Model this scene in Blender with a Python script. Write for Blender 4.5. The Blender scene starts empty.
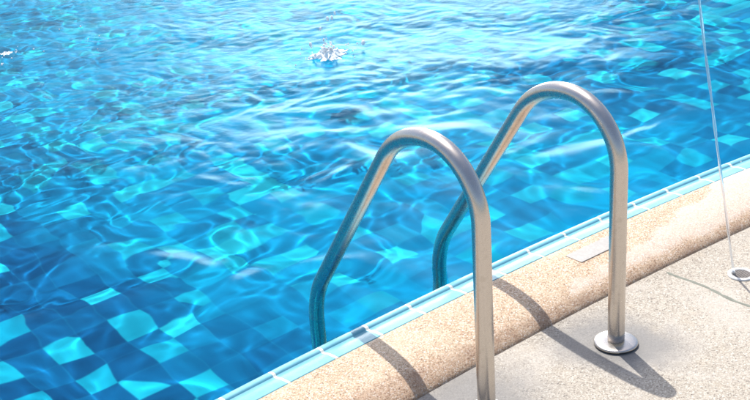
import bpy, bmesh, math, random
import numpy as np
from mathutils import Vector, Matrix

random.seed(7)
rng = np.random.default_rng(11)
SC = bpy.context.scene
COL = SC.collection
PI = math.pi

# The pool frame: local x runs along the pool edge, local y points out over the
# water, z = 0 is the deck.  Every object carries this one rotation about z.
TH = 2.1947 - PI / 2
U = Vector((math.cos(TH), math.sin(TH), 0)); V = Vector((-math.sin(TH), math.cos(TH), 0))
WATER_Z = -0.03
FLOOR_Z = -.66


# ------------------------------------------------------------------ helpers
def link(name, me, mat=None, parent=None):
    o = bpy.data.objects.new(name, me)
    COL.objects.link(o)
    if mat:
        me.materials.append(mat)
    if parent is not None:
        o.parent = parent
    else:
        o.rotation_euler.z = TH
    return o


def mesh(name, verts, faces, smooth=True):
    me = bpy.data.meshes.new(name)
    me.from_pydata([tuple(v) for v in verts], [], [tuple(f) for f in faces])
    me.update()
    if smooth:
        me.polygons.foreach_set('use_smooth', [True] * len(me.polygons))
    return me


def from_bm(name, bm, smooth=True):
    bmesh.ops.recalc_face_normals(bm, faces=bm.faces)
    me = bpy.data.meshes.new(name)
    bm.to_mesh(me); bm.free()
    if smooth:
        me.polygons.foreach_set('use_smooth', [True] * len(me.polygons))
    return me


def structure(o):
    o['kind'] = 'structure'
    return o


def tag(o, label, cat, group=None):
    o['label'] = label; o['category'] = cat
    if group:
        o['group'] = group
    return o


def tube(pts, rad, seg=24, caps=True):
    """Swept tube through pts (list of Vector); rad a number or a list."""
    n = len(pts)
    pts = [Vector(p) for p in pts]
    rads = rad if isinstance(rad, (list, tuple)) else [rad] * n
    verts, faces = [], []
    nrm = None
    for i, p in enumerate(pts):
        t = (pts[min(i + 1, n - 1)] - pts[max(i - 1, 0)]).normalized()
        if nrm is None:
            a = Vector((1, 0, 0)) if abs(t.x) < .9 else Vector((0, 1, 0))
            nrm = (a - t * a.dot(t)).normalized()
        else:
            nrm = (nrm - t * nrm.dot(t)).normalized()
        b = t.cross(nrm)
        for k in range(seg):
            a = 2 * PI * k / seg
            verts.append(p + (nrm * math.cos(a) + b * math.sin(a)) * rads[i])
    for i in range(n - 1):
        for k in range(seg):
            k2 = (k + 1) % seg
            faces.append((i * seg + k, i * seg + k2, (i + 1) * seg + k2, (i + 1) * seg + k))
    if caps:
        faces.append(tuple(range(seg))[::-1])
        faces.append(tuple((n - 1) * seg + k for k in range(seg)))
    return verts, faces


def lathe(profile, seg=48):
    verts, faces = [], []
    m = len(profile)
    for k in range(seg):
        a = 2 * PI * k / seg
        for r, z in profile:
            verts.append((r * math.cos(a), r * math.sin(a), z))
    for k in range(seg):
        k2 = (k + 1) % seg
        for j in range(m - 1):
            faces.append((k * m + j, k2 * m + j, k2 * m + j + 1, k * m + j + 1))
    return verts, faces


# ------------------------------------------------------------------ node helpers
class NT:
    def __init__(self, name):
        self.m = bpy.data.materials.new(name)
        self.m.use_nodes = True
        self.t = self.m.node_tree
        self.t.nodes.clear()
        self.out = self.t.nodes.new('ShaderNodeOutputMaterial')

    def n(self, kind, **kw):
        nd = self.t.nodes.new('ShaderNode' + kind)
        for k, v in kw.items():
            if k in nd.bl_rna.properties.keys():
                setattr(nd, k, v)
        return nd

    def l(self, a, b):
        self.t.links.new(a, b)

    def val(self, sock, v):
        if hasattr(v, 'is_output'):
            self.l(v, sock)
        else:
            sock.default_value = v

    def math(self, op, a, b=0.0, c=None, clamp=False):
        nd = self.n('Math', operation=op); nd.use_clamp = clamp
        self.val(nd.inputs[0], a); self.val(nd.inputs[1], b)
        if c is not None:
            self.val(nd.inputs[2], c)
        return nd.outputs[0]

    def vmath(self, op, a, b=None):
        nd = self.n('VectorMath', operation=op)
        self.val(nd.inputs[0], a)
        if b is not None:
            if op == 'SCALE':
                self.val(nd.inputs['Scale'], b)
            else:
                self.val(nd.inputs[1], b)
        return nd.outputs['Value'] if op in ('LENGTH', 'DISTANCE', 'DOT_PRODUCT') else nd.outputs[0]

    def noise(self, vec, scale, detail=2.0, rough=.5, out=0):
        nd = self.n('TexNoise')
        self.l(vec, nd.inputs['Vector'])
        nd.inputs['Scale'].default_value = scale
        nd.inputs['Detail'].default_value = detail
        nd.inputs['Roughness'].default_value = rough
        return nd.outputs[out]

    def ramp(self, fac, stops, interp='LINEAR'):
        nd = self.n('ValToRGB')
        cr = nd.color_ramp; cr.interpolation = interp
        while len(cr.elements) < len(stops):
            cr.elements.new(1.0)
        for e, (p, c) in zip(cr.elements, stops):
            e.position = p
            e.color = (c, c, c, 1) if isinstance(c, (int, float)) else (*c, 1)
        self.l(fac, nd.inputs[0])
        return nd.outputs[0]

    def mix(self, fac, a, b, blend='MIX'):
        nd = self.n('Mix', data_type='RGBA', blend_type=blend)
        self.val(nd.inputs[0], fac)
        for s, v in ((nd.inputs[6], a), (nd.inputs[7], b)):
            if hasattr(v, 'is_output'):
                self.l(v, s)
            else:
                s.default_value = (*v, 1) if len(v) == 3 else v
        return nd.outputs[2]

    def smooth(self, v, lo, hi):
        nd = self.n('MapRange', interpolation_type='SMOOTHSTEP')
        self.val(nd.inputs[0], v)
        nd.inputs[1].default_value = lo; nd.inputs[2].default_value = hi
        return nd.outputs[0]

    def coord(self):
        return self.n('TexCoord').outputs['Object']

    def bsdf(self, color, rough, metal=0.0, bump=None, bstr=.3, bdist=.002, spec=.5):
        p = self.n('BsdfPrincipled')
        for s, v in (('Base Color', color), ('Roughness', rough), ('Metallic', metal), ('Specular IOR Level', spec)):
            if hasattr(v, 'is_output'):
                self.l(v, p.inputs[s])
            else:
                p.inputs[s].default_value = (*v, 1) if isinstance(v, tuple) and len(v) == 3 else v
        if bump is not None:
            b = self.n('Bump')
            b.inputs['Strength'].default_value = bstr
            b.inputs['Distance'].default_value = bdist
            self.l(bump, b.inputs['Height'])
            self.l(b.outputs[0], p.inputs['Normal'])
        self.l(p.outputs[0], self.out.inputs['Surface'])
        return p


def pebble_layers(g, co, scale, palette):
    """Voronoi pebbles: colour by cell, domed height."""
    wob = g.n('Mix', data_type='VECTOR')
    v = g.n('TexVoronoi')
    g.l(co, v.inputs['Vector']); v.inputs['Scale'].default_value = scale
    sep = g.n('SeparateColor'); g.l(v.outputs['Color'], sep.inputs[0])
    col = g.ramp(sep.outputs[0], palette, 'LINEAR')
    dome = g.math('SUBTRACT', 1.0, v.outputs['Distance'])
    return col, dome, v.outputs['Distance'], sep.outputs[1]


# ------------------------------------------------------------------ materials
def mat_deck():
    g = NT('exposed_aggregate')
    co = g.coord()
    col, dome, dist, rnd = pebble_layers(g, co, 265, [
        (0.0, (.14, .12, .105)), (.15, (.30, .26, .21)), (.4, (.43, .38, .31)),
        (.75, (.51, .46, .385)), (1.0, (.61, .57, .50))])
    col = g.mix(g.smooth(dist, .45, .75), col, (.36, .32, .265))
    fine = g.noise(co, 900, 1)
    col = g.mix(g.math('MULTIPLY', g.smooth(fine, .58, .72), .5), col, (.23, .20, .18))
    # broad weathering: paler worn areas, warmer dusty ones
    big = g.noise(co, 4.2, 4, .6)
    col = g.mix(g.math('MULTIPLY', g.smooth(big, .45, .68), .45), col, (.55, .505, .45))
    mid = g.noise(co, 13, 4, .6)
    col = g.mix(g.math('MULTIPLY', g.smooth(mid, .52, .72), .22), col, (.45, .37, .27))
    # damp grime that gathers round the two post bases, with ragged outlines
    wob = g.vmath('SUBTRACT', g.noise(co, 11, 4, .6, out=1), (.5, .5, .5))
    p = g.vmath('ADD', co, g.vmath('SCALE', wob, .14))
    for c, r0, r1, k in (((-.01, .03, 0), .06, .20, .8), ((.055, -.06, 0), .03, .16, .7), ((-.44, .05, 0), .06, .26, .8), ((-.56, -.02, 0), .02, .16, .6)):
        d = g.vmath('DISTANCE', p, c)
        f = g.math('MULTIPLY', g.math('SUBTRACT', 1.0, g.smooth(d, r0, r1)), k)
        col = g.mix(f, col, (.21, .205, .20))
    g.bsdf(col, g.math('ADD', .62, g.math('MULTIPLY', big, .25)), bump=dome, bstr=.4, bdist=.0013, spec=.35)
    return g.m


def mat_coping():
    g = NT('pebble_wash_coping')
    co = g.coord()
    col, dome, dist, rnd = pebble_layers(g, co, 285, [
        (0.0, (.18, .105, .065)), (.12, (.37, .23, .145)), (.35, (.56, .385, .255)),
        (.65, (.63, .465, .325)), (.88, (.68, .56, .44)), (1.0, (.76, .70, .63))])
    col = g.mix(g.smooth(dist, .48, .78), col, (.40, .30, .20))
    big = g.noise(co, 5.5, 4, .6)
    col = g.mix(g.math('MULTIPLY', g.smooth(big, .45, .7), .28), col, (.72, .60, .44))
    # lime scale left where splashed water dries: a pale film with a ragged edge
    sep = g.n('SeparateXYZ'); g.l(co, sep.inputs[0])
    x, y = sep.outputs[0], sep.outputs[1]
    n1 = g.math('MULTIPLY', g.math('SUBTRACT', g.noise(co, 9, 4, .55), .5), .16)
    top = g.math('ADD', g.math('ADD', g.math('MULTIPLY', x, .2), .225), n1)
    a = g.smooth(g.math('SUBTRACT', top, y), -.014, .018)
    b = g.smooth(g.math('ADD', y, g.math('MULTIPLY', n1, .35)), .213, .243)
    c = g.smooth(g.math('ADD', x, g.math('MULTIPLY', n1, .6)), -.01, .05)
    f = g.math('MULTIPLY', g.math('MULTIPLY', a, b), g.math('MULTIPLY', c, .46))
    col = g.mix(f, col, (.68, .58, .51))
    # brown damp low on the outer face above the joint, slope's shade painted in
    lo = g.math('SUBTRACT', 1.0, g.smooth(g.math('ADD', y, g.math('MULTIPLY', n1, .28)), .195, .232))
    lo = g.math('MULTIPLY', lo, g.ramp(g.noise(co, 16, 3), [(.3, .15), (.7, .62)]))
    col = g.mix(lo, col, (.23, .135, .09))
    r = g.mix(f, (.72, .72, .72), (.5, .5, .5))
    g.bsdf(col, r, bump=dome, bstr=.45, bdist=.0016, spec=.4)
    return g.m


def mat_edge_tile():
    g = NT('glazed_pale_blue_tile')
    co = g.coord()
    n = g.noise(co, 14, 4, .6)
    col = g.ramp(n, [(.3, (.15, .41, .51)), (.7, (.23, .50, .59))])
    wear = g.noise(co, 160, 3, .7)
    col = g.mix(g.math('MULTIPLY', g.smooth(wear, .6, .75), .25), col, (.55, .72, .76))
    g.bsdf(col, .34, bump=n, bstr=.05, bdist=.01, spec=.15)
    return g.m


def mat_simple(name, col, rough, metal=0.0, nscale=60, namt=.12, bstr=.1, spec=.5):
    g = NT(name)
    co = g.coord()
    n = g.noise(co, nscale, 4, .6)
    c2 = tuple(max(0, min(1, c * (1 - namt * 2))) for c in col)
    c1 = tuple(min(1, c * (1 + namt)) for c in col)
    g.bsdf(g.ramp(n, [(.3, c2), (.7, c1)]), rough, metal, bump=n, bstr=bstr, bdist=.001, spec=spec)
    return g.m


def mat_steel():
    g = NT('stainless_steel')
    co = g.coord()
    st = g.vmath('MULTIPLY', co, (140, 140, 6))
    n = g.noise(st, 1, 3, .6)
    spots = g.noise(co, 45, 4, .65)
    rough = g.math('ADD', .17, g.math('MULTIPLY', spots, .20))
    col = g.mix(g.math('MULTIPLY', g.smooth(spots, .55, .72), .35), (.60, .555, .51), (.42, .365, .31))
    p = g.bsdf(col, rough, 1.0)
    return g.m


def mat_pool_floor():
    g = NT('pool_mosaic')
    co = g.coord()
    q = g.vmath('SCALE', co, 1 / .115)
    cell = g.vmath('FLOOR', q)
    wn = g.n('TexWhiteNoise', noise_dimensions='3D'); g.l(cell, wn.inputs['Vector'])
    big = g.noise(co, 1.1, 2, .5)
    sepc = g.n('SeparateXYZ'); g.l(cell, sepc.inputs[0])
    ex = g.math('LESS_THAN', g.math('MODULO', g.math('ADD', sepc.outputs[0], 2000.0), 2.0), .5)
    ey = g.math('LESS_THAN', g.math('MODULO', g.math('ADD', sepc.outputs[1], 2001.0), 2.0), .5)
    wv = g.math('ADD', wn.outputs['Value'], g.math('MULTIPLY', g.math('SUBTRACT', big, .5), .7))
    light = g.math('MAXIMUM', g.math('MULTIPLY', g.math('MULTIPLY', ex, ey), g.math('GREATER_THAN', wv, .24)), g.math('GREATER_THAN', wv, .86))
    var = g.n('SeparateColor'); g.l(wn.outputs['Color'], var.inputs[0])
    # water's darker shade painted into tiles, left and far right, with uneven borders
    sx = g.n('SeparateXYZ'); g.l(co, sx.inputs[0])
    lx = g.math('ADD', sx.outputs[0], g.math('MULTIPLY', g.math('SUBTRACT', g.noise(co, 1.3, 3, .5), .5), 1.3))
    painted_tone = g.math('MULTIPLY', g.smooth(lx, -.8, -.1), g.math('SUBTRACT', 1.0, g.math('MULTIPLY', g.smooth(lx, 1.3, 2.1), .55)))
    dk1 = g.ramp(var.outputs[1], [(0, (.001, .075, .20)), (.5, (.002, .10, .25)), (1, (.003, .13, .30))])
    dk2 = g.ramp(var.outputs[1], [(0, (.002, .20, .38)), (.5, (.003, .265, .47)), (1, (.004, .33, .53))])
    dark = g.mix(painted_tone, dk1, dk2)
    lite = g.ramp(var.outputs[2], [(0, (.006, .32, .47)), (.5, (.02, .41, .55)), (1, (.06, .54, .64))])
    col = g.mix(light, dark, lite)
    fr = g.vmath('FRACTION', q)
    sf = g.n('SeparateXYZ'); g.l(fr, sf.inputs[0])
    e = g.math('MINIMUM', g.math('MINIMUM', sf.outputs[0], g.math('SUBTRACT', 1.0, sf.outputs[0])),
               g.math('MINIMUM', sf.outputs[1], g.math('SUBTRACT', 1.0, sf.outputs[1])))
    gr = g.math('LESS_THAN', e, .018)
    col = g.mix(g.math('MULTIPLY', gr, .16), col, (.06, .36, .54))
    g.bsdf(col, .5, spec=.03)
    return g.m


def mat_water():
    g = NT('pool_water')
    fr = g.n('Fresnel'); fr.inputs['IOR'].default_value = 1.333
    rf = g.n('BsdfRefraction'); rf.inputs['IOR'].default_value = 1.333
    rf.inputs['Roughness'].default_value = .085
    rf.inputs['Color'].default_value = (.45, .94, 1.0, 1)
    gl = g.n('BsdfGlossy'); gl.inputs['Roughness'].default_value = WATER_ROUGH
    gl.inputs['Color'].default_value = (.20, .33, .39, 1)
    # wind ripples too fine for the mesh, only out in the open water
    co = g.coord()
    sep = g.n('SeparateXYZ'); g.l(co, sep.inputs[0])
    far = g.smooth(sep.outputs[1], 1.4, 3.4)
    h = g.math('ADD', g.noise(co, 34, 3, .6), g.math('MULTIPLY', g.noise(co, 13, 2, .5), 1.2))
    bp = g.n('Bump'); bp.inputs['Distance'].default_value = .0022
    g.l(g.math('ADD', WATER_ROUGH, g.math('MULTIPLY', far, .22)), gl.inputs['Roughness'])
    g.l(g.math('ADD', .05, g.math('MULTIPLY', far, .75)), bp.inputs['Strength']); g.l(h, bp.inputs['Height'])
    g.l(bp.outputs[0], gl.inputs['Normal']); g.l(bp.outputs[0], fr.inputs['Normal'])
    mx = g.n('MixShader')
    g.l(fr.outputs[0], mx.inputs[0]); g.l(rf.outputs[0], mx.inputs[1]); g.l(gl.outputs[0], mx.inputs[2])
    g.l(mx.outputs[0], g.out.inputs['Surface'])
    return g.m


def mat_foam():
    g = NT('white_splash_water')
    p = g.bsdf((.95, .96, .97), .2, spec=.6)
    t = g.n('BsdfTranslucent'); t.inputs[0].default_value = (.95, .96, .97, 1)
    m = g.n('MixShader'); m.inputs[0].default_value = .3
    g.l(p.outputs[0], m.inputs[1]); g.l(t.outputs[0], m.inputs[2]); g.l(m.outputs[0], g.out.inputs['Surface'])
    return g.m


def mat_stream():
    g = NT('falling_water')
    p = g.bsdf((.93, .97, 1.0), .05)
    p.inputs['IOR'].default_value = 1.2
    p.inputs['Transmission Weight'].default_value = .8
    return g.m


WATER_ROUGH = .09
ADDED_CLOUD = 17.0
M_DECK = mat_deck(); M_COPING = mat_coping(); M_TILE = mat_edge_tile(); M_STEEL = mat_steel()
M_FLOOR = mat_pool_floor(); M_WATER = mat_water(); M_FOAM = mat_foam(); M_STREAM = mat_stream()
M_GROUT = mat_simple('white_grout', (.80, .78, .72), .8, nscale=120)
M_JOINT = mat_simple('grey_green_joint_filler', (.22, .23, .19), .85, nscale=40)
M_PVC = mat_simple('white_plastic', (.80, .79, .76), .4, nscale=50, namt=.06)
M_GRATE = mat_simple('grey_grate_plastic', (.24, .215, .195), .6, nscale=80)
M_DARK = mat_simple('black_rubber', (.03, .03, .03), .7)
M_SOIL = mat_simple('concrete_shell', (.35, .33, .30), .9)


# ------------------------------------------------------------------ pool outline
def curve(u):
    """Offset of the gently bowed near edge along v."""
    if u < -1.1:
        return curve(-1.1) + (.0455 + .0368 * 2 * 1.1) * (u + 1.1)
    if u > 1.2:
        return curve(1.2) + (.0455 - .0368 * 2 * 1.2) * (u - 1.2)
    return .0455 * u - .0368 * u * u


NEAR_V = .181            # coping / deck joint at u = 0
X0, X1, FAR = -5.5, 9.0, 9.5


def outline():
    us = [X0] + list(np.arange(-5, -1.2, .25)) + list(np.arange(-1.2, 1.4, .05)) + list(np.arange(1.5, 8.9, .25)) + [X1]
    pts = [(u, NEAR_V + curve(u)) for u in us]
    pts += [(X1, FAR), (X0, FAR)]
    return pts               # counter-clockwise seen from above, pool inside


LOOP = outline()


def inward(i):
    """Mitred inward normal (towards the water) at loop point i."""
    n = len(LOOP)
    p = Vector(LOOP[i]); a = Vector(LOOP[i - 1]); b = Vector(LOOP[(i + 1) % n])
    d1 = (p - a).normalized(); d2 = (b - p).normalized()
    n1 = Vector((-d1.y, d1.x)); n2 = Vector((-d2.y, d2.x))
    m = (n1 + n2).normalized()
    return m / max(.2, m.dot(n1))


NORM = [inward(i) for i in range(len(LOOP))]


def sweep_loop(profile):
    """profile: list of (offset towards the water, z); closed sweep round the pool."""
    verts, faces = [], []
    n, m = len(LOOP), len(profile)
    for (x, y), nm in zip(LOOP, NORM):
        for o, z in profile:
            verts.append((x + nm.x * o, y + nm.y * o, z))
    for i in range(n):
        j = (i + 1) % n
        for k in range(m - 1):
            faces.append((i * m + k, i * m + k + 1, j * m + k + 1, j * m + k))
    return verts, faces


# deck: one sheet with the pool cut out, reaching far beyond the frame
def deck():
    n = len(LOOP)
    verts, faces = [], []
    cx, cy = (X0 + X1) / 2, FAR / 2
    rings = [0, .06, .35, 1, 2.5, 7, 20, 70]
    for r in rings:
        for (x, y), nm in zip(LOOP, NORM):
            if r <= 1:
                verts.append((x - nm.x * r + nm.x * .012, y - nm.y * r + nm.y * .012, 0))
            else:
                d = Vector((x - cx, y - cy)).normalized()
                verts.append((x + d.x * r, y + d.y * r, 0))
    for k in range(len(rings) - 1):
        for i in range(n):
            j = (i + 1) % n
            faces.append((k * n + i, k * n + j, (k + 1) * n + j, (k + 1) * n + i))
    me = mesh('pool_deck', verts, faces, False)
    bm = bmesh.new(); bm.from_mesh(me); bmesh.ops.recalc_face_normals(bm, faces=bm.faces)
    if sum(f.normal.z for f in bm.faces) < 0:
        bmesh.ops.reverse_faces(bm, faces=bm.faces)
    bm.to_mesh(me); bm.free()
    structure(link('pool_deck', me, M_DECK))


deck()

CW = .240                # coping width
cop = [(0.0, -.03), (.001, .002), (.006, .009), (.016, .0165), (.032, .0245), (.054, .032), (.082, .0375), (.115, .041),
       (.150, .0425), (.190, .042), (.225, .0405), (CW - .003, .039), (CW, .037), (CW, -.02)]
v_, f_ = sweep_loop(cop)
structure(link('pool_coping', from_bm('pool_coping', (lambda b: (b.from_mesh(mesh('c', v_, f_)), b)[1])(bmesh.new())), M_COPING))

# edge tiles: a raised nose over the water, a shallow channel, a flat shelf by the coping
tile_prof = [(.0015, .012), (.0015, .0365), (.003, .038), (.020, .0372), (.034, .0362), (.044, .0338), (.052, .0318), (.0570, .0310),
             (.0595, .0320), (.0610, .0355), (.0630, .0370), (.066, .0378), (.076, .0372), (.083, .0345), (.0865, .029), (.0875, .020), (.0875, -.09)]


def tiles():
    bm = bmesh.new()
    prof = [(o + CW, z) for o, z in tile_prof]
    n = len(LOOP)
    # arc-length along the near side, tiles of 150 mm with 4 mm grout
    def at(u):
        s = (curve(u + .001) - curve(u - .001)) / .002
        d = Vector((1, s)).normalized()
        return Vector((u, NEAR_V + curve(u))), Vector((-d.y, d.x))
    u = -.875 - 27 * .15
    while u < 7.0:
        g_ = .0045 + random.uniform(0, .0008)
        secs = [at(u + g_), at(u + .05), at(u + .1), at(u + .15 - g_)]
        jz = random.uniform(-.0006, .0006)
        rows = [[bm.verts.new((p.x + nm.x * o, p.y + nm.y * o, z + jz)) for o, z in prof] for p, nm in secs]
        for a, b in zip(rows, rows[1:]):
            for k in range(len(prof) - 1):
                bm.faces.new((a[k], a[k + 1], b[k + 1], b[k]))
        for r in (rows[0], rows[-1]):
            bm.faces.new(r)
        u += .15
    me = from_bm('pool_edge_tiles', bm)
    # keep the sides of each tile crisp
    o = structure(link('pool_edge_tiles', me, M_TILE))
    me.set_sharp_from_angle(angle=math.radians(40))
    gp = [(CW + .0005, -.01)] + [(o_ + CW - (.001 if i > 12 else 0), z - .0005) for i, (o_, z) in enumerate(tile_prof[1:])]
    v2, f2 = sweep_loop(gp)
    b2 = bmesh.new(); b2.from_mesh(mesh('g', v2, f2))
    structure(link('tile_grout', from_bm('tile_grout', b2), M_GROUT))


tiles()

# pool shell: tiled walls and floor in one mesh
TW = CW + .0865
v_, f_ = sweep_loop([(TW, -.085), (TW, FLOOR_Z)])
n = len(LOOP)
base = [(x + nm.x * TW, y + nm.y * TW) for (x, y), nm in zip(LOOP, NORM)]
b = bmesh.new(); b.from_mesh(mesh('s', v_, f_))
b.verts.ensure_lookup_table()
b.faces.new([b.verts[i * 2 + 1] for i in range(n)])
me = from_bm('pool_basin', b, False)
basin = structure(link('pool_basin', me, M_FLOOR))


# ------------------------------------------------------------------ water surface
SPLASH = (1.04, 2.74); SPLASH2 = (-.03, 4.02)


def axis(lo, a, bnd, hi, fine, coarse):
    x = [lo]
    while x[-1] < a:
        x.append(x[-1] + coarse)
    while x[-1] < bnd:
        x.append(x[-1] + fine)
    while x[-1] < hi:
        x.append(x[-1] + coarse)
    x[-1] = hi
    return np.array(x)


def water():
    xs = axis(X0 + TW, -1.5, 3.3, X1 - TW, .0125, .12)
    ts = np.concatenate([np.arange(0, 5.6, .0125), np.linspace(5.6, FAR - TW - .55, 30)])
    nx, nt = len(xs), len(ts)
    v0 = np.array([NEAR_V + curve(u) for u in xs]) + TW
    vmax = FAR - TW
    Y = v0[:, None] + ts[None, :]
    Y = np.minimum(Y, vmax); Y[:, -1] = vmax
    X = np.repeat(xs[:, None], nt, 1)
    Z = np.zeros_like(X)
    # wandering amplitude: rougher out in the pool, calmer close to the edge
    rough = np.clip((Y - .6) / 2.6, 0, 1)
    amp = np.zeros_like(X)
    for k in range(10):
        a = rng.uniform(0, 2 * PI); kk = 2 * PI / rng.uniform(.5, 1.8)
        amp += np.sin(kk * (X * math.cos(a) + Y * math.sin(a)) + rng.uniform(0, 6.28))
    amp = 1 + .28 * np.clip(amp / 2.2, -1.6, .7)
    # domain warp so that crests are not straight
    wx = np.zeros_like(X); wy = np.zeros_like(X)
    for k in range(8):
        a = rng.uniform(0, 2 * PI); kk = 2 * PI / rng.uniform(.25, .9)
        s = np.sin(kk * (X * math.cos(a) + Y * math.sin(a)) + rng.uniform(0, 6.28)) * .3 / kk
        wx += s * math.cos(a + 1); wy += s * math.sin(a + 1)
    Xw, Yw = X + wx, Y + wy
    def band(n, l0, l1, slope, spread=None):
        z = np.zeros_like(X)
        for k in range(n):
            lam = math.exp(rng.uniform(math.log(l0), math.log(l1)))
            kk = 2 * PI / lam
            a = rng.uniform(0, 2 * PI) if spread is None else rng.normal(spread[0], spread[1])
            z += np.sin(kk * (Xw * math.cos(a) + Yw * math.sin(a)) + rng.uniform(0, 6.28)) / kk
        return z * slope * math.sqrt(2 / n)
    Z += band(26, .45, 1.3, .021) * amp * (1 - .4 * rough)
    Z += band(36, .18, .46, .040) * amp * (.84 - .56 * np.clip((Y - .9) / 1.3, 0, 1))
    Z += band(34, .08, .15, .030) * amp * (.14 + .9 * rough)
    Z += band(30, .048, .085, .030) * amp * (.1 + 1.0 * rough ** 1.5)
    # rings running out from the two splashes
    for (sx, sy), s, lam, reach in ((SPLASH, .042, .115, .95), (SPLASH2, .045, .10, .6)):
        R = np.hypot(X - sx + .35 * wx, Y - sy + .35 * wy) + 1e-6
        kk = 2 * PI / (lam * (1 + .25 * R))
        env = np.exp(-(R / reach) ** 2) * np.clip(R / .1, 0, 1) * (.75 + .35 * np.sin(3 * np.arctan2(Y - sy, X - sx) + 1))
        Z += s * env * np.sin(2 * PI * R / lam / (1 + .12 * R)) / kk
    Z *= np.clip(ts / .03, .35, 1)[None, :]
    co = np.empty((nx * nt, 3)); co[:, 0] = X.ravel(); co[:, 1] = Y.ravel(); co[:, 2] = Z.ravel() + WATER_Z
    idx = np.arange(nx * nt).reshape(nx, nt)
    q = np.stack([idx[:-1, :-1], idx[1:, :-1], idx[1:, 1:], idx[:-1, 1:]], -1).reshape(-1, 4)
    me = bpy.data.meshes.new('pool_water')
    me.vertices.add(len(co)); me.vertices.foreach_set('co', co.ravel())
    me.loops.add(q.size); me.loops.foreach_set('vertex_index', q.ravel().astype(np.int32))
    me.polygons.add(len(q)); me.polygons.foreach_set('loop_start', np.arange(0, q.size, 4, dtype=np.int32))
    me.update(calc_edges=True)
    me.polygons.foreach_set('use_smooth', [True] * len(me.polygons))
    o = structure(link('pool_water', me, M_WATER))
    o.cycles.is_caustics_caster = True
    return o


water()

# ------------------------------------------------------------------ pool ladder
R_T = .0215
H_, R1, R2, ARC, LEG, BEND = .4739, .1628, .2129, 2.5207, math.exp(-.612), math.exp(-1.3527)


def rail_path():
    p = [(0, .004)] + [(0, H_ * t) for t in np.linspace(.08, 1, 12)]
    for a in np.linspace(0, ARC, 40)[1:]:
        r = R1 if a < PI / 2 else R2
        p.append((R1 - r * math.cos(a), H_ + R1 - r + r * math.sin(a)))
    s, z = p[-1]
    for t in np.linspace(0, LEG, 16)[1:]:
        p.append((s + math.sin(ARC) * t, z + math.cos(ARC) * t))
    s, z = p[-1]; m = 12
    for k in range(1, m + 1):
        am = ARC + (PI - ARC) * (k - .5) / m; st = BEND * (PI - ARC) / m
        s += math.sin(am) * st; z += math.cos(am) * st
        p.append((s, z))
    for t in np.linspace(0, .59, 10)[1:]:
        p.append((s, z - t))
    return p


ladder = bpy.data.objects.new('pool_ladder', None)
COL.objects.link(ladder)
ladder.rotation_euler.z = TH
tag(ladder, 'stainless steel pool ladder with two arched handrails reaching from the deck into the water', 'pool ladder')
RP = rail_path()
SEP = .441
for k, (x, dth, lab) in enumerate(((-SEP, .006, 'nearer arched steel handrail, its base below the frame'),
                                   (0.0, 0.0, 'farther arched steel handrail with its round base plate in view'))):
    pts = [Vector((-s * math.sin(dth), s * math.cos(dth), z)) for s, z in RP]
    h = link('handrail', mesh('handrail', *tube(pts, R_T, 32)), M_STEEL, ladder)
    h.location = (x, 0, 0)
    h['label'] = lab
    fl = [(0.0, .0140), (.022, .0140), (.032, .0136), (.042, .0128), (.050, .0118), (.0540, .0106), (.0556, .0090), (.0558, .0055), (.0550, .0045), (.02, .0045)]
    if k == 0:
        fl = [(r * .78, z * .62) for r, z in fl]
    f = link('base_flange', mesh('base_flange', *lathe(fl, 64)), M_STEEL, h)
    gk = link('gasket', mesh('gasket', *lathe([(r * (.75 if k == 0 else 1), z * (.6 if k == 0 else 1)) for r, z in ((0, .0055), (.0475, .0055), (.048, .004), (.048, -.001))], 48)), M_DARK, h)
    g2 = None
RS = RP[-1][0]
for zt in (-.26, -.48):
    bm = bmesh.new()
    bmesh.ops.create_cube(bm, size=1)
    bmesh.ops.scale(bm, vec=(SEP - 2 * R_T - .002, .085, .028), verts=bm.verts)
    bmesh.ops.bevel(bm, geom=bm.edges[:], offset=.006, segments=3, profile=.5, affect='EDGES')
    bmesh.ops.translate(bm, vec=(-SEP / 2, RS - .02, zt), verts=bm.verts)
    link('step', from_bm('step', bm), M_STEEL, ladder)


# ------------------------------------------------------------------ small things on the deck
def cover_plate():
    bm = bmesh.new()
    bmesh.ops.create_cube(bm, size=1)
    bmesh.ops.scale(bm, vec=(.185, .062, .005), verts=bm.verts)
    ed = [e for e in bm.edges if abs(e.verts[0].co.z - e.verts[1].co.z) > .001]
    bmesh.ops.bevel(bm, geom=ed, offset=.004, segments=3, profile=.5, affect='EDGES')
    ed = [e for e in bm.edges if e.verts[0].co.z > .002 and e.verts[1].co.z > .002 and len([f for f in e.link_faces if abs(f.normal.z) > .9]) == 1]
    bmesh.ops.bevel(bm, geom=ed, offset=.001, segments=2, profile=.5, affect='EDGES')
    g = NT('worn_galvanised_plate')
    co = g.coord()
    n1 = g.noise(co, 130, 4, .7); n2 = g.noise(co, 22, 3, .6)
    col = g.mix(g.smooth(n1, .42, .62), (.32, .305, .285), (.37, .355, .335))
    col = g.mix(g.math('MULTIPLY', g.smooth(n2, .5, .7), .4), col, (.34, .31, .275))
    g.bsdf(col, .5, .3, bump=n1, bstr=.3, bdist=.0008)
    o = link('cover_plate', from_bm('cover_plate', bm, False), g.m)
    u = .301
    o.location = U * u + V * .354 + Vector((0, 0, .0418))
    o.rotation_euler = (math.radians(-.6), 0, TH + .03)
    tag(o, 'small grey rectangular metal plate set on the tan coping beside the edge tiles', 'cover plate')


cover_plate()


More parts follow.
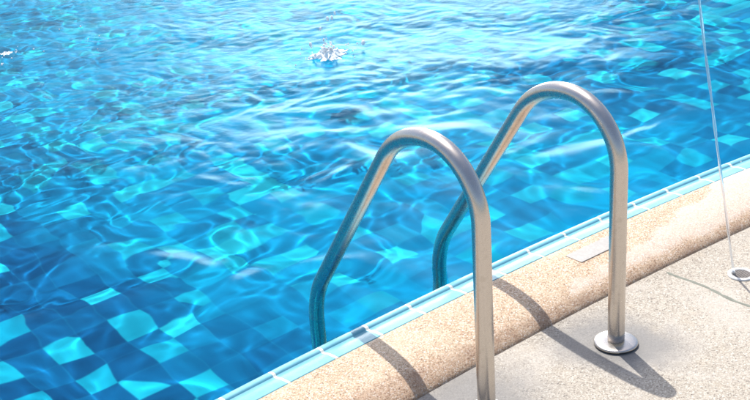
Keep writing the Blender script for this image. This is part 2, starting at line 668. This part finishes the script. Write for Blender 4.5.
def drain():
    root = bpy.data.objects.new('floor_drain', None)
    COL.objects.link(root)
    root.location = U * .528 + V * .018
    root.rotation_euler.z = TH
    tag(root, 'round deck drain with white ring and grey grate beside the tan coping', 'drain')
    ring = [(.0268, .0015), (.0268, .0045), (.030, .0055), (.036, .0055), (.0375, .0045), (.038, .001)]
    link('rim', mesh('rim', *lathe(ring, 48)), M_PVC, root)
    # grate: a disc with slots between bars
    bm = bmesh.new()
    vv, ff = lathe([(0, .0012), (.0272, .0012)], 40)
    b2 = bmesh.new(); b2.from_mesh(mesh('d', vv, ff)); bmesh.ops.remove_doubles(b2, verts=b2.verts, dist=1e-5)
    tmp = bpy.data.meshes.new('t'); b2.to_mesh(tmp); b2.free(); bm.from_mesh(tmp)
    for k in range(-4, 5):
        x = k * .006
        hl = math.sqrt(  .0264 ** 2 - x * x)
        mtx = Matrix.Translation((x, 0, .0026)) @ Matrix.Diagonal((.0032, 2 * hl, .0026, 1))
        bmesh.ops.create_cube(bm, size=1, matrix=mtx)
    g = link('grate', from_bm('grate', bm, False), M_GRATE, root)


drain()


def ribbon(path, w0, z, jitter):
    verts, faces = [], []
    for i, (x, y) in enumerate(path):
        a = Vector(path[max(i - 1, 0)]); b_ = Vector(path[min(i + 1, len(path) - 1)])
        d = (b_ - a).normalized(); nn = Vector((-d.y, d.x))
        t = i / (len(path) - 1)
        w = w0 * (1 + random.uniform(-jitter, jitter))
        if i == 0:
            w *= .3
        for s, zz in ((-1, z - .0025), (-.5, z), (.5, z), (1, z - .0025)):
            verts.append((x + nn.x * w * s, y + nn.y * w * s, zz))
    m = 4
    for i in range(len(path) - 1):
        for k in range(3):
            faces.append((i * m + k, i * m + k + 1, (i + 1) * m + k + 1, (i + 1) * m + k))
    return verts, faces


path = [(.399 + .004 * math.sin(y * 28) + random.uniform(-.0012, .0012), y) for y in np.linspace(.172, -1.6, 150)]
v_, f_ = ribbon(path, .0078, .0012, .3)
structure(link('deck_joint', from_bm('deck_joint', (lambda b: (b.from_mesh(mesh('j', v_, f_)), b)[1])(bmesh.new())), M_JOINT))


# thin stream of water falling beside the drain
def stream():
    pts, rad = [], []
    for t in np.linspace(0, 1, 150):
        z = 2.2 * t
        zz = z / .78
        off = .190 * zz - .006 * zz * zz
        w = .0010 * math.sin(z * 23) * (1 - t * .6)
        pts.append(Vector((.020 * zz + w * .4, off + w, z)))
        rad.append(.0034 + .0006 * math.sin(z * 47 + 1) + .0003 * math.sin(z * 111) + (0.001 * t))
    o = link('water_stream', mesh('water_stream', *tube(pts, rad, 12)), M_STREAM)
    o.location = U * .514 + V * .032 + Vector((0, 0, .001))
    tag(o, 'thin clear stream of water falling over the coping onto the deck beside the drain', 'water stream')


stream()


# splashes: a ragged crown of white water, with the drops it throws as parts
def splash(loc, size, nd, spread, label, high=(), burst=0):
    r = random.Random(int(loc[0] * 1000) + 5)
    root = bpy.data.objects.new('water_splash', None); COL.objects.link(root)
    root.location = U * loc[0] + V * loc[1] + Vector((0, 0, WATER_Z + .003))
    root.rotation_euler.z = TH
    tag(root, label, 'splash', 'splashes on the pool surface')
    na, nr = 96, 22
    jets = [(r.uniform(0, 2 * PI), r.uniform(.15, .95), r.uniform(.07, .17), r.uniform(.35, 1.0)) for k in range(60)]
    verts, faces = [], []
    for i in range(na):
        a = 2 * PI * i / na
        edge = 1 + .22 * math.sin(3 * a + 1) + .16 * math.sin(7 * a) + .13 * math.sin(13 * a + 2) + r.uniform(-.16, .16)
        for k in range(nr):
            t = k / (nr - 1)
            x, y = t * edge * math.cos(a) * 1.2, t * edge * math.sin(a)
            h = .34 * (1 - t) ** .9 * (.8 + .45 * math.sin(9 * x + 2) * math.sin(8 * y + 1))
            for ja, jd, jw, jh in jets:
                q = (x - jd * math.cos(ja) * 1.1) ** 2 + (y - jd * math.sin(ja)) ** 2
                h += jh * .17 * (1.1 - jd) * math.exp(-q / (jw * jw * .30))
            h = h * (1 - t ** 3) - .06 * t
            lean = 1 + .5 * h
            verts.append((x * lean * size, y * lean * size, h * size + r.uniform(-.06, .06) * size * (1 - t)))
    for i in range(na):
        j = (i + 1) % na
        for k in range(nr - 1):
            faces.append((i * nr + k, i * nr + k + 1, j * nr + k + 1, j * nr + k))
    bm = bmesh.new(); bm.from_mesh(mesh('c', verts, faces)); bmesh.ops.remove_doubles(bm, verts=bm.verts, dist=1e-5)
    link('splash_crown', from_bm('splash_crown', bm), M_FOAM, root)
    bm = bmesh.new(); bmesh.ops.create_icosphere(bm, subdivisions=2, radius=1)
    dm = from_bm('drop', bm); dm.materials.append(M_FOAM)

    def drop(p, s, st=1.0):
        if len(root.children) > 98:
            return
        d = bpy.data.objects.new('drop', dm); COL.objects.link(d); d.parent = root
        d.location = p; d.scale = (s, s * r.uniform(.8, 1.2), s * st); d.rotation_euler = (r.uniform(-.4, .4), r.uniform(-.4, .4), 0)
    for k in range(burst):
        a = r.uniform(0, 2 * PI); d = abs(r.gauss(0, .38)) * size
        z = r.uniform(.1, 1.25) * size * max(.2, 1 - d / size / 1.1)
        drop((d * math.cos(a) * 1.2 - .12 * z, d * math.sin(a), z), r.uniform(.05, .12) * size * (1.1 - .5 * z / size), r.uniform(.8, 1.7))
    for k in range(nd):
        a = r.uniform(0, 2 * PI); d = size * .8 + abs(r.gauss(0, .5)) * spread
        drop((d * math.cos(a) * 1.3, d * math.sin(a), r.uniform(0, .3) * size), r.uniform(.0020, .0052), r.uniform(.8, 1.4))
    for p, s in high:
        drop(p, s * .8, 1.6)


splash(SPLASH, .070, 26, .10, 'bright white splash with drops flying above it, in the sunlit water behind the nearer handrail',
       high=[((-.02, .02, .125), .0085), ((.045, .05, .155), .009), ((.07, .05, .155), .008), ((.095, .06, .17), .006), ((-.075, .03, .06), .009), ((.19, -.02, .02), .010)], burst=30)
splash(SPLASH2, .022, 44, .42, 'small white splash among scattered droplets at the far left of the pool')


# ------------------------------------------------------------------ sky, sun
SUN_AZ, SUN_EL = 1.8826, 1.1232
w = bpy.data.worlds.new('World'); SC.world = w; w.use_nodes = True
nt = w.node_tree; nt.nodes.clear()
out = nt.nodes.new('ShaderNodeOutputWorld'); bg = nt.nodes.new('ShaderNodeBackground')
sky = nt.nodes.new('ShaderNodeTexSky'); sky.sky_type = 'NISHITA'; sky.sun_disc = False
sky.sun_elevation = SUN_EL; sky.sun_rotation = PI / 2 - SUN_AZ
sky.dust_density = 2.5; sky.air_density = 1.0
bg.inputs['Strength'].default_value = .14


def wn(kind, **kw):
    nd = nt.nodes.new('ShaderNode' + kind)
    for k, v in kw.items():
        setattr(nd, k, v)
    return nd


def wm(op, a, b_=0.0, c=None):
    nd = wn('Math', operation=op)
    for s_, v in zip(nd.inputs, (a, b_, c)):
        if v is None:
            continue
        if hasattr(v, 'is_output'):
            nt.links.new(v, s_)
        else:
            s_.default_value = v
    return nd.outputs[0]


# bright cloud added out of view to whiten the far water, thin cloud elsewhere
dirn = wn('TexCoord').outputs['Generated']
sx = wn('SeparateXYZ'); nt.links.new(dirn, sx.inputs[0])
nz = wn('TexNoise'); nt.links.new(dirn, nz.inputs['Vector'])
nz.inputs['Scale'].default_value = 5.0; nz.inputs['Detail'].default_value = 6; nz.inputs['Roughness'].default_value = .55
CL_X, CL_Z, CL_WX, CL_WZ = .01, .19, .23, .145
gx = wm('DIVIDE', wm('SUBTRACT', sx.outputs[0], CL_X), CL_WX); gz = wm('DIVIDE', wm('SUBTRACT', sx.outputs[2], CL_Z), CL_WZ)
ga = wm('POWER', 2.718, wm('MULTIPLY', wm('ADD', wm('MULTIPLY', gx, gx), wm('MULTIPLY', gz, gz)), -1.0))
ga = wm('MULTIPLY', ga, wm('GREATER_THAN', sx.outputs[1], 0.0))
mr = wn('MapRange', interpolation_type='SMOOTHSTEP')
nt.links.new(wm('ADD', nz.outputs[0], wm('MULTIPLY', ga, .55)), mr.inputs[0])
mr.inputs[1].default_value = .56; mr.inputs[2].default_value = .92
amt = wm('MULTIPLY', mr.outputs[0], wm('ADD', .015, ga))
cb = wn('Background'); cb.inputs[0].default_value = (1, .98, .96, 1); cb.inputs[1].default_value = ADDED_CLOUD
ms = wn('MixShader')
nt.links.new(amt, ms.inputs[0]); nt.links.new(bg.outputs[0], ms.inputs[1]); nt.links.new(cb.outputs[0], ms.inputs[2])
nt.links.new(sky.outputs[0], bg.inputs[0]); nt.links.new(ms.outputs[0], out.inputs[0])

sd = Vector((math.cos(SUN_AZ) * math.cos(SUN_EL), math.sin(SUN_AZ) * math.cos(SUN_EL), math.sin(SUN_EL)))
sl = bpy.data.lights.new('sun', 'SUN'); sl.energy = 3.8; sl.angle = math.radians(.5); sl.color = (1, .955, .89)
so = bpy.data.objects.new('sun', sl); COL.objects.link(so)
so.rotation_euler = sd.to_track_quat('Z', 'Y').to_euler()
so.location = sd * 20
sl.cycles.is_caustics_light = True
basin.cycles.is_caustics_receiver = True

# ------------------------------------------------------------------ camera
cd = bpy.data.cameras.new('camera'); cam = bpy.data.objects.new('camera', cd); COL.objects.link(cam)
cd.sensor_width = 36; cd.lens = 1216.66 / 750 * 36
cd.clip_start = .05; cd.clip_end = 500
pitch, roll = .4089, -.0688
fw = Vector((0, math.cos(pitch), -math.sin(pitch))); rt = Vector((1, 0, 0)); up = Vector((0, math.sin(pitch), math.cos(pitch)))
rt, up = rt * math.cos(roll) + up * math.sin(roll), up * math.cos(roll) - rt * math.sin(roll)
mm = Matrix((rt, up, -fw)).transposed().to_4x4()
mm.translation = Vector((-.58591, -2.67614, 1.60360))
cam.matrix_world = mm
SC.camera = cam

SC.view_settings.view_transform = 'Standard'; SC.view_settings.look = 'None'
SC.view_settings.exposure = .35; SC.view_settings.gamma = 1
SC.render.engine = 'CYCLES'
SC.cycles.max_bounces = 12; SC.cycles.transmission_bounces = 8; SC.cycles.glossy_bounces = 6; SC.cycles.diffuse_bounces = 4
SC.cycles.caustics_refractive = True; SC.cycles.caustics_reflective = False
SC.cycles.blur_glossy = .3
SC.cycles.sample_clamp_indirect = 8
SC.cycles.use_denoising = True
